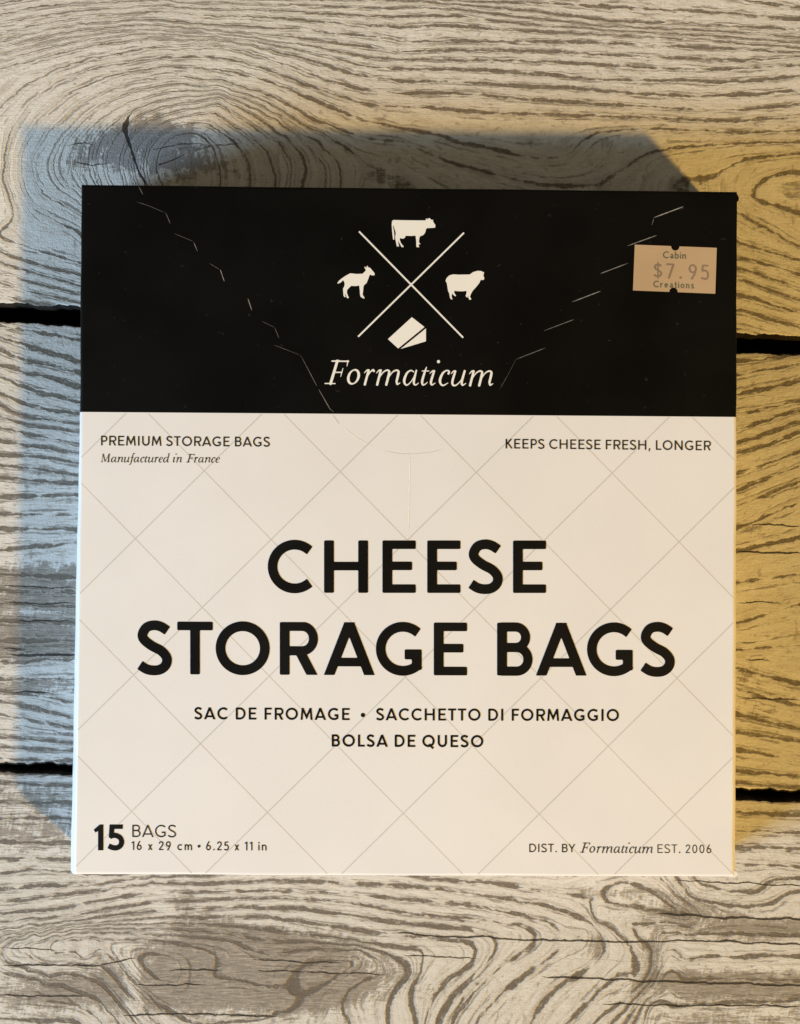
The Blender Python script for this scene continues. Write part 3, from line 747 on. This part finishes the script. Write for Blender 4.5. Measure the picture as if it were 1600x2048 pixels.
    if c == 'e': return [('str', [(.04, .34), (.58-h, .34)] + arc(.30, .33, .29-h, .345-h, 5, 310, 30), 1)], .58
    if c == 't': return [st((.17, .02), (.17, .92)), st((0, .60), (.34, .60), m=g), st((.15, .06), (.34, .05), m=.9)], .34
    if c == 'o': return [('ring', arc(.30, .33, .30-h, .345-h, 0, 360, 29)[:-1], 1)], .60
    if c == 's': return [('str', crv([(x*.72, y*.665) for x, y in fit(S_PTS, w*1.35, .325, .5, .325, .512)]), 1)], .47
    raise KeyError(c)
LOW = set('xcinmrabetos')
SB = {'E': (.10, .05), 'F': (.10, .03), 'L': (.10, .02), 'H': (.10, .10), 'I': (.11, .11), 'T': (.02, .02), 'O': (.05, .05), 'Q': (.05, .05), 'C': (.05, .03), 'G': (.05, .09), 'S': (.04, .045),
      'D': (.10, .05), 'P': (.10, .02), 'R': (.10, .01), 'B': (.10, .05), 'A': (.0, .0), 'M': (.06, .06), 'N': (.10, .10), 'U': (.09, .09), 'K': (.10, .0), 'Y': (.0, .0)}

def draw_glyph(pr, c, w, x0, H, base, xs=1.0, r=.02):
    shapes, wd = glyph(c, w)
    step = max(.0165, .42 / H)
    clip = (-.0, 1.0) if c in 'AMNKYRx' else None
    if c == 'x': clip = (0, .66)
    pr.shapes(shapes, w, r, (-.12, -.26, wd + .12, 1.12), step, lambda X, Y: (x0 + X * H * xs, base(x0 + X * H * xs) - Y * H), clip)
    return wd

def text(pr, s, w, xa, xb, ya, yb, H, space=.30, r=.02):
    """set a line of capitals between xa and xb on the baseline ya..yb, spacing evened out"""
    base = lambda x: ya + (yb - ya) * (x - xa) / (xb - xa)
    tot = 0; n = 0; pos = []
    for i, c in enumerate(s):
        if c == ' ': tot += space; n += 1; continue
        wd = glyph(c, w)[1]; l, rr = SB.get(c, (.08, .08))
        if i: tot += l
        pos.append((c, tot, n)); tot += wd
        if i < len(s) - 1: tot += rr
        n += 1
    gap = ((xb - xa) / H - tot) / (len(s) - 1)
    for c, x, n in pos: draw_glyph(pr, c, w, xa + (x + gap * n) * H, H, base, 1.0, r)

L1, L2, L3 = .00004, .00007, .00016   # heights of printed layers above the board

# big title: every letter where the photo shows it
pr = Print(L2)
b1 = lambda x: 1185.3 + .5 * (x - 536) / 556.
for c, x, wpx in (('C', 535.8, 92), ('H', 648.5, 87.8), ('E', 765, 66.5), ('E', 854.4, 66.3), ('S', 936.9, 68.1), ('E', 1025.7, 66)):
    draw_glyph(pr, c, .188, x, 104.5, b1, wpx / (104.5 * glyph(c, .188)[1]), .022)
b2 = lambda x: 1348.3 + 3.2 * (x - 275) / 1075.
for c, x, wpx in (('S', 275, 69), ('T', 354.8, 71.2), ('O', 431.5, 108.5), ('R', 560, 76.5), ('A', 649.5, 98.5), ('G', 751.7, 92.2), ('E', 867.5, 66.4), ('B', 993.9, 71.6), ('A', 1073, 98.2), ('G', 1173.5, 92.2), ('S', 1281, 68.3)):
    draw_glyph(pr, c, .188, x, 105.2, b2, wpx / (105.2 * glyph(c, .188)[1]), .022)
pr.build('title_text', M_ink, box)

pr = Print(L2)
text(pr, 'SAC DE FROMAGE', .172, 389, 699.5, 1438.4, 1439.7, 23.8, .30)
pr.px_shapes([('dot', 726, 1429.6, 4.3)], 1, .5, .4)
text(pr, 'SACCHETTO DI FORMAGGIO', .172, 752.5, 1237.5, 1439.9, 1442.0, 23.8, .30)
pr.build('translation_text', M_ink, box)
pr = Print(L2)
text(pr, 'BOLSA DE QUESO', .178, 663.7, 966.3, 1492.5, 1494, 24.0, .26)
pr.build('translation_text', M_ink, box)

pr = Print(L2)
text(pr, 'PREMIUM STORAGE BAGS', .15, 202.5, 540, 891, 893.7, 19.3, .26)
pr.build('slogan_text', M_grey_ink, box)
pr = Print(L2)
text(pr, 'KEEPS CHEESE FRESH, LONGER', .146, 1011, 1421.5, 897.2, 901.0, 19.1, .26)
pr.build('slogan_text', M_grey_ink, box)

pr = Print(L2)
u1 = lambda *p: [(187.3 + a * 51.5, 1700.8 - b * 51.5) for a, b in p]
u5 = lambda *p: [(214.6 + a * 51.5, 1700.8 - b * 51.5) for a, b in p]
pr.px_shapes([('poly', u1((.0, .80), (.065, .69), (.17, .745), (.17, 0), (.375, 0), (.375, 1), (.23, 1)))], 1, 1.6, .5)
pr.px_shapes([('poly', u5((.085, 1), (.60, 1), (.60, .83), (.27, .83), (.255, .64), (.20, .52), (.055, .48))),
              ('str', crv(u5((.09, .525), (.22, .575), (.36, .565), (.50, .48), (.555, .33), (.50, .175), (.36, .095), (.20, .105), (.045, .17)), 9), 1)], 10.2, 1.3, .5)
pr.build('count_number', M_ink, box)
pr = Print(L2)
text(pr, 'BAGS', .112, 264.5, 352, 1674.2, 1674.6, 24.2)
pr.build('size_text', M_grey_ink, box)
pr = Print(L2)
text(pr, '16 x 29 cm', .13, 263, 384, 1700.2, 1700.6, 17.4, .36)
pr.px_shapes([('dot', 398, 1692.6, 2.9)], 1, .5, .4)
text(pr, '6.25 x 11 in', .13, 412, 533, 1700.6, 1701.0, 17.4, .30)
pr.build('size_text', M_grey_ink, box)

# ---- italic serif: pen strokes with their own widths (traced at 4x)
def ell(cx, cy, a, b, sh, wt, wn, n=40, rot=.35):
    out = []
    for t in np.linspace(0, 2 * np.pi, n + 1):
        x, y = a * np.cos(t), b * np.sin(t)
        out.append((cx + x - sh * y, cy + y, wn + (wt - wn) * abs(np.cos(t + rot)) ** 1.3))
    return ('var', out)
v = lambda *p: ('var', crv(p, 6))
sv = lambda *p: ('var', list(p))
def it(c):
    """italic letters, baseline y=0 (down positive as in the photo), x height 120; returns shapes, advance"""
    if c == 'F': return [sv((103, -186, 27), (46, -4, 28)), sv((58, -184, 13), (196, -184, 14)), sv((191, -188, 14), (183, -145, 6)), sv((74, -95, 12), (140, -95, 12)), sv((150, -128, 6), (140, -95, 11), (131, -60, 6)), sv((0, -5, 11), (84, -5, 11)), sv((62, -186, 9), (120, -188, 12))], 168
    if c == 'o': return [ell(57, -60, 42, 56, .22, 27, 12)], 128
    if c == 'r': return [v((10, -92, 7), (30, -112, 14), (46, -114, 20)), sv((46, -114, 22), (14, 0, 24)), v((30, -55, 8), (58, -98, 12), (82, -116, 19), (90, -108, 22))], 92
    if c in 'mn':
        s = [v((6, -92, 7), (26, -112, 14), (42, -114, 20)), sv((42, -114, 22), (12, 0, 24)), v((26, -48, 8), (60, -96, 12), (92, -115, 16), (112, -108, 20), (110, -84, 25), ((88, 0, 24) if c == 'm' else (94, -30, 24)))]
        if c == 'm': s += [v((102, -48, 8), (136, -96, 12), (168, -115, 16), (190, -108, 20), (188, -84, 25), (174, -28, 23)), v((174, -28, 23), (180, -4, 17), (203, -16, 7))]; return s, 212
        s += [v((94, -30, 24), (100, -4, 17), (123, -16, 7))]; return s, 134
    if c == 'a': return [v((90, -104, 11), (66, -115, 13), (34, -94, 20), (12, -44, 26), (14, -12, 21), (34, 2, 14), (66, -24, 10), (96, -70, 8)), v((112, -116, 16), (94, -46, 24), (92, -10, 20), (108, 0, 13), (130, -16, 7))], 138
    if c == 'd': return [v((90, -104, 11), (66, -115, 13), (34, -94, 20), (12, -44, 26), (14, -12, 21), (34, 2, 14), (66, -24, 10), (96, -70, 8)), sv((110, -196, 9), (140, -202, 16)), v((138, -200, 19), (104, -70, 24), (94, -12, 20), (110, 0, 13), (130, -16, 7))], 138
    if c == 't': return [v((50, -142, 9), (34, -100, 21), (14, -32, 24), (18, -2, 17), (38, -6, 11), (58, -22, 7)), sv((14, -112, 10), (70, -112, 10))], 70
    if c == 'i': return [v((2, -92, 7), (24, -112, 14), (36, -112, 18)), v((38, -112, 21), (12, -30, 24), (18, -2, 16), (46, -16, 7)), ('dot', 74, -188, 16)], 68
    if c == 'c': return [v((82, -92, 20), (88, -110, 18), (66, -117, 13), (34, -94, 21), (12, -44, 26), (18, -10, 21), (40, 2, 15), (78, -18, 7))], 92
    if c == 'u': return [v((2, -92, 7), (24, -112, 14), (36, -112, 18)), v((38, -112, 21), (14, -34, 24), (18, -2, 20), (42, 0, 14), (78, -30, 10), (104, -74, 8)), v((116, -114, 22), (92, -30, 24), (98, -2, 17), (126, -16, 7))], 134
    if c == 'e': return [v((20, -52, 9), (64, -66, 10), (92, -94, 15), (72, -117, 13), (34, -94, 21), (12, -44, 26), (18, -10, 21), (40, 2, 15), (78, -18, 7))], 94
    if c == 'f': return [v((104, -196, 17), (86, -206, 14), (68, -180, 18), (48, -100, 23), (22, 10, 22), (4, 52, 15), (-22, 58, 13)), sv((16, -110, 10), (82, -110, 10))], 74
    if c == 'M': return [sv((46, -184, 9), (20, -4, 11)), sv((52, -184, 24), (92, -14, 22)), sv((92, -6, 10), (180, -184, 10)), sv((186, -184, 26), (166, -4, 26)), sv((-4, -4, 10), (46, -4, 10)), sv((134, -4, 10), (196, -4, 10)), sv((34, -184, 10), (60, -184, 12)), sv((176, -184, 12), (210, -184, 10))], 212
    raise KeyError(c)
def italic(pr, s, xa, xb, ya, yb, k, bold=1.0, space=70, track=0):
    tot = 0; pos = []
    for c in s:
        if c == ' ': tot += space; continue
        pos.append((c, tot)); last = it(c)[1]; tot += last
    f = (xb - xa) / tot
    base = lambda x: ya + (yb - ya) * (x - xa) / (xb - xa)
    for c, x in pos:
        sh, wd = it(c)
        sh = [(q[0], [(a, b, ww * bold) for a, b, ww in q[1]]) if q[0] == 'var' else (q[0], q[1], q[2], q[3] * bold) for q in sh]
        pr.shapes(sh, 1, .5, (-45, -225, wd + 60, 80), max(2.6, .42 / k), lambda X, Y, x=x, c_=wd / 2: (xa + (x + c_ + (X - c_) * .92) * f, base(xa + (x + X) * f) + Y * k))
pr = Print(L2)
italic(pr, 'Formaticum', 648.5, 990, 768.5, 771.5, .25, .80)
pr.build('brand_text', M_cream, box)
pr = Print(L2)
italic(pr, 'Manufactured in France', 201.5, 440, 924.2, 925.2, .086, .88)
pr.build('script_text', M_grey_ink, box)
pr = Print(L2)
italic(pr, 'Formaticum', 1159, 1307, 1705.0, 1706.2, .103, .85)
pr.build('script_text', M_grey_ink, box)
pr = Print(L2)
text(pr, 'DIST. BY', .13, 1058.5, 1149.5, 1704, 1704.6, 16.6, .26)
pr.build('distributor_text', M_grey_ink, box)
pr = Print(L2)
text(pr, 'EST. 2006', .10, 1315, 1422.5, 1706, 1706.6, 16.8, .26)
pr.build('founding_text', M_grey_ink, box)

# ---- emblem: crossed lines with three animals and a wedge of cheese
pr = Print(L2)
q = lambda a, b: (620 + a / 4., 400 + b / 4.)
pr.px_shapes([('str', [q(392, 252), q(1225, 1103)], 1), ('str', [q(1232, 262), q(385, 1095)], 1)], 3.3, .6, .9)
emblem = pr.build('emblem', M_cream, box)
def figure(name, pts, ox, oy, sc, more=None):
    pr = Print(L2)
    pl = [[(ox + a / sc, oy + b / sc) for a, b in p] for p in ([pts] + (more or []))]
    pr.px_shapes([('poly', p) for p in pl], 1, .35, .55)
    return pr.build(name, M_cream, emblem)
figure('cow_figure', [(165, 150), (185, 137), (300, 140), (450, 142), (600, 143), (622, 142), (630, 132), (622, 115), (640, 122), (655, 122), (675, 108), (690, 125), (705, 135), (728, 135), (722, 150), (735, 175), (757, 208), (752, 242), (715, 245), (640, 248), (628, 265), (620, 300), (600, 335), (575, 350), (545, 360), (535, 395), (530, 440), (545, 455), (550, 470), (535, 470), (527, 468), (528, 490), (538, 507), (502, 510), (495, 490), (495, 430), (485, 350), (430, 355), (350, 352), (340, 380), (320, 392), (290, 390), (270, 382), (270, 410), (285, 450), (305, 478), (325, 500), (320, 508), (295, 507), (265, 455), (248, 420), (250, 450), (255, 480), (262, 497), (230, 498), (222, 460), (210, 400), (207, 365), (215, 330), (212, 300), (195, 250), (182, 205), (178, 230), (190, 290), (196, 350), (195, 405), (180, 408), (172, 350), (165, 280), (160, 200)], 760, 420, 6.827)
figure('goat_figure', [(360, 1128), (480, 1140), (580, 1135), (610, 1105), (640, 1075), (620, 1040), (612, 1005), (630, 1015), (645, 1030), (662, 988), (680, 1020), (720, 1035), (745, 1070), (780, 1110), (797, 1135), (785, 1165), (750, 1165), (715, 1150), (700, 1170), (680, 1230), (650, 1300), (610, 1335), (595, 1360), (590, 1430), (580, 1500), (590, 1525), (615, 1565), (605, 1580), (575, 1565), (545, 1545), (535, 1510), (530, 1430), (520, 1345), (450, 1355), (380, 1350), (340, 1385), (305, 1425), (300, 1470), (320, 1530), (338, 1560), (325, 1572), (300, 1565), (280, 1510), (268, 1470), (270, 1520), (282, 1550), (255, 1550), (240, 1520), (232, 1400), (255, 1360), (262, 1310), (250, 1270), (230, 1250), (195, 1290), (140, 1312), (130, 1305), (160, 1260), (220, 1210), (290, 1165)], 660, 420, 8.889)
figure('sheep_figure', [(1000, 880), (1080, 885), (1160, 883), (1225, 882), (1270, 850), (1330, 832), (1385, 835), (1402, 848), (1422, 850), (1415, 872), (1412, 900), (1425, 935), (1412, 958), (1375, 955), (1355, 1000), (1310, 1055), (1265, 1105), (1240, 1150), (1228, 1185), (1245, 1215), (1240, 1228), (1215, 1225), (1205, 1190), (1203, 1168), (1195, 1180), (1205, 1195), (1185, 1195), (1168, 1175), (1180, 1140), (1180, 1105), (1130, 1112), (1060, 1110), (1015, 1105), (1012, 1130), (1030, 1160), (1040, 1175), (1025, 1180), (1000, 1160), (985, 1140), (978, 1170), (980, 1200), (992, 1220), (970, 1222), (955, 1200), (945, 1140), (930, 1110), (920, 1050), (912, 1000), (895, 970), (905, 935), (945, 895)], 760, 420, 6.827)
figure('cheese_wedge_figure', [(435, 1465), (607, 1600), (248, 1893), (108, 1765)], 760, 420, 6.827, [[(627, 1618), (627, 1795), (280, 1900)]])

# ---- pale diagonal lattice on the white part
def clip_line(p, d):
    """ends of the line p + t d inside the white panel"""
    ts = np.linspace(-2500, 2500, 5001)
    x = p[0] + ts * d[0]; y = p[1] + ts * d[1]
    vv = (y - 370) / 1378.
    ok = (x > xl(vv) + 1) & (x < xr(vv) - 1) & (y > 825.5 + 10 * (x - 163) / 1310.) & (y < 1746 + 4 * (x - 150) / 1316.)
    return ts[ok][[0, -1]] if ok.sum() > 8 else None
def lattice(sign, lift):
    V = []; Fc = []
    for k in range(-6, 9):
        p = np.array([271 + 271.7 * k, 1077.5 + 1.6 * k])
        tgt = p + (np.array([135.9 * 2 - 2, 276.5]) if sign > 0 else np.array([135.9 * 2 + 1, -268.5]))
        # small fan that follows the photo's perspective
        d = tgt - p; d /= np.linalg.norm(d)
        c = clip_line(p, d)
        if c is None: continue
        n = np.array([-d[1], d[0]]) * 1.0
        st = np.linspace(c[0], c[1], max(2, int((c[1] - c[0]) / 25)))
        b0 = len(V)
        for t in st:
            for s_ in (-1, 1): V.append(p + d * t + n * s_)
        for i in range(len(st) - 1):
            a = b0 + 2 * i
            Fc.append([a, a + 1, a + 3, a + 2])
    P = Print(lift); P.V = [tuple(q_) for q_ in V]; P.Fc = Fc
    return P
lat = lattice(1, .000012).build('lattice_pattern', M_line, box)
lattice(-1, .000026).build('lattice_pattern', M_line, box)

# ---- perforated tear-open flap: nicks showing the card's fibre
def nicks(name, lines, mat, lift, half=.8):
    V = []; Fc = []
    for hw, pl in lines:
        p = resample(pl, 5.0); n = len(p)
        t = np.gradient(p, axis=0); t /= np.linalg.norm(t, axis=1)[:, None]
        nn = np.c_[-t[:, 1], t[:, 0]]
        s = np.linspace(0, 1, n)
        rng = np.random.RandomState(int(abs(p[0, 0] * 7 + p[0, 1])) % 9999)
        wv = hw * np.minimum(1, .25 + 5 * np.minimum(s, 1 - s)) * (.65 + .6 * rng.rand(n))
        b0 = len(V)
        for i in range(n): V += [tuple(p[i] - nn[i] * wv[i]), tuple(p[i] + nn[i] * wv[i])]
        for i in range(n - 1):
            a = b0 + 2 * i; Fc.append([a, a + 1, a + 3, a + 2])
    P = Print(lift); P.V = V; P.Fc = Fc
    return P.build(name, mat, box)
l3 = lambda *p: [(140 + a / 3.077, 350 + b / 3.077) for a, b in p]
r4 = lambda *p: [(980 + a / 3.077, 350 + b / 3.077) for a, b in p]
c5 = lambda *p: [(600 + a / 3.81, 780 + b / 3.81) for a, b in p]
nicks('perforation', [
 (.8, l3((424, 72), (450, 122))), (.4, l3((410, 165), (485, 190), (590, 235))), (.85, l3((590, 235), (618, 300))), (.28, l3((640, 360), (760, 410))), (.8, l3((762, 415), (785, 470))),
 (.22, l3((860, 545), (920, 582))), (.75, l3((925, 582), (950, 655))), (.75, l3((1095, 760), (1120, 835))), (.3, l3((1180, 900), (1260, 940))), (.55, l3((1260, 940), (1287, 1005))), (.3, l3((1250, 1045), (1420, 1110))),
 (.5, l3((1420, 1110), (1470, 1205), (1520, 1300))), (.6, l3((1530, 1318), (1600, 1440), (1624, 1460))),
 ], M_fibre, L1)
nicks('perforation', [
 (.9, r4((1190, 195), (1010, 262))), (.28, r4((1010, 262), (995, 310))), (.75, r4((1025, 372), (845, 437))), (.75, r4((850, 543), (680, 607))), (.85, r4((680, 715), (505, 782))), (.7, r4((515, 890), (330, 960))), (.7, r4((340, 1065), (160, 1135))), (.25, r4((160, 1135), (110, 1230), (60, 1320))), (.35, r4((725, 1015), (742, 1022)))],
 M_fibre, L1)
nicks('tear_crease', [(.5, c5((330, 285), (430, 365), (520, 415), (560, 440))), (.95, c5((836, 500), (832, 780), (828, 1062)))], M_crease, L1)  # long vertical strip is the slit's painted highlight
nicks('tear_score', [(.55, c5((250, 192), (300, 260))), (.26, c5((640, 465), (750, 485), (850, 490), (1000, 475), (1100, 450)))], M_line, L1)

# ---- price sticker (paper, slightly raised) with its print
pr = Print(L3)
q = lambda a, b: (1230 + a / 5.926, 380 + b / 5.926)
def sticker_field():
    pts = [q(232, 650), q(1203, 688), q(1185, 1232), q(210, 1193)]
    gx = np.arange(1258, 1440, .7); gy = np.arange(482, 596, .7)
    GX, GY = np.meshgrid(gx, gy); X, Y = GX.ravel(), GY.ravel()
    f = poly_sdf(X, Y, pts)
    for a, b in (q(712, 672), q(690, 1208)): f = np.maximum(f, 8.2 - np.hypot(X - a, Y - b))
    return f.reshape(GX.shape), gx, gy
f, gx, gy = sticker_field()
pr.field(f, gx, gy, lambda x, y: (x, y))
sticker = pr.build('price_sticker', M_sticker, box)
pr = Print(L3 + .00003)
text(pr, 'Cabin', .17, 1325.3, 1371.4, 517.0, 518.4, 13.8)
text(pr, 'Creations', .17, 1306, 1387.5, 575.0, 577.6, 13.2)
pr.build('shop_text', M_green, sticker)
pr = Print(L3 + .00003)
base = lambda x: 556.0 + 4.0 * (x - 1307) / 110.
for c, x in (('$', 1307.5), ('7', 1332), ('.', 1358), ('9', 1376.5), ('5', 1401)):
    draw_glyph(pr, c, .125, x, 29.5, base, 1.0, .02)
pr.build('price_text', M_price, sticker)
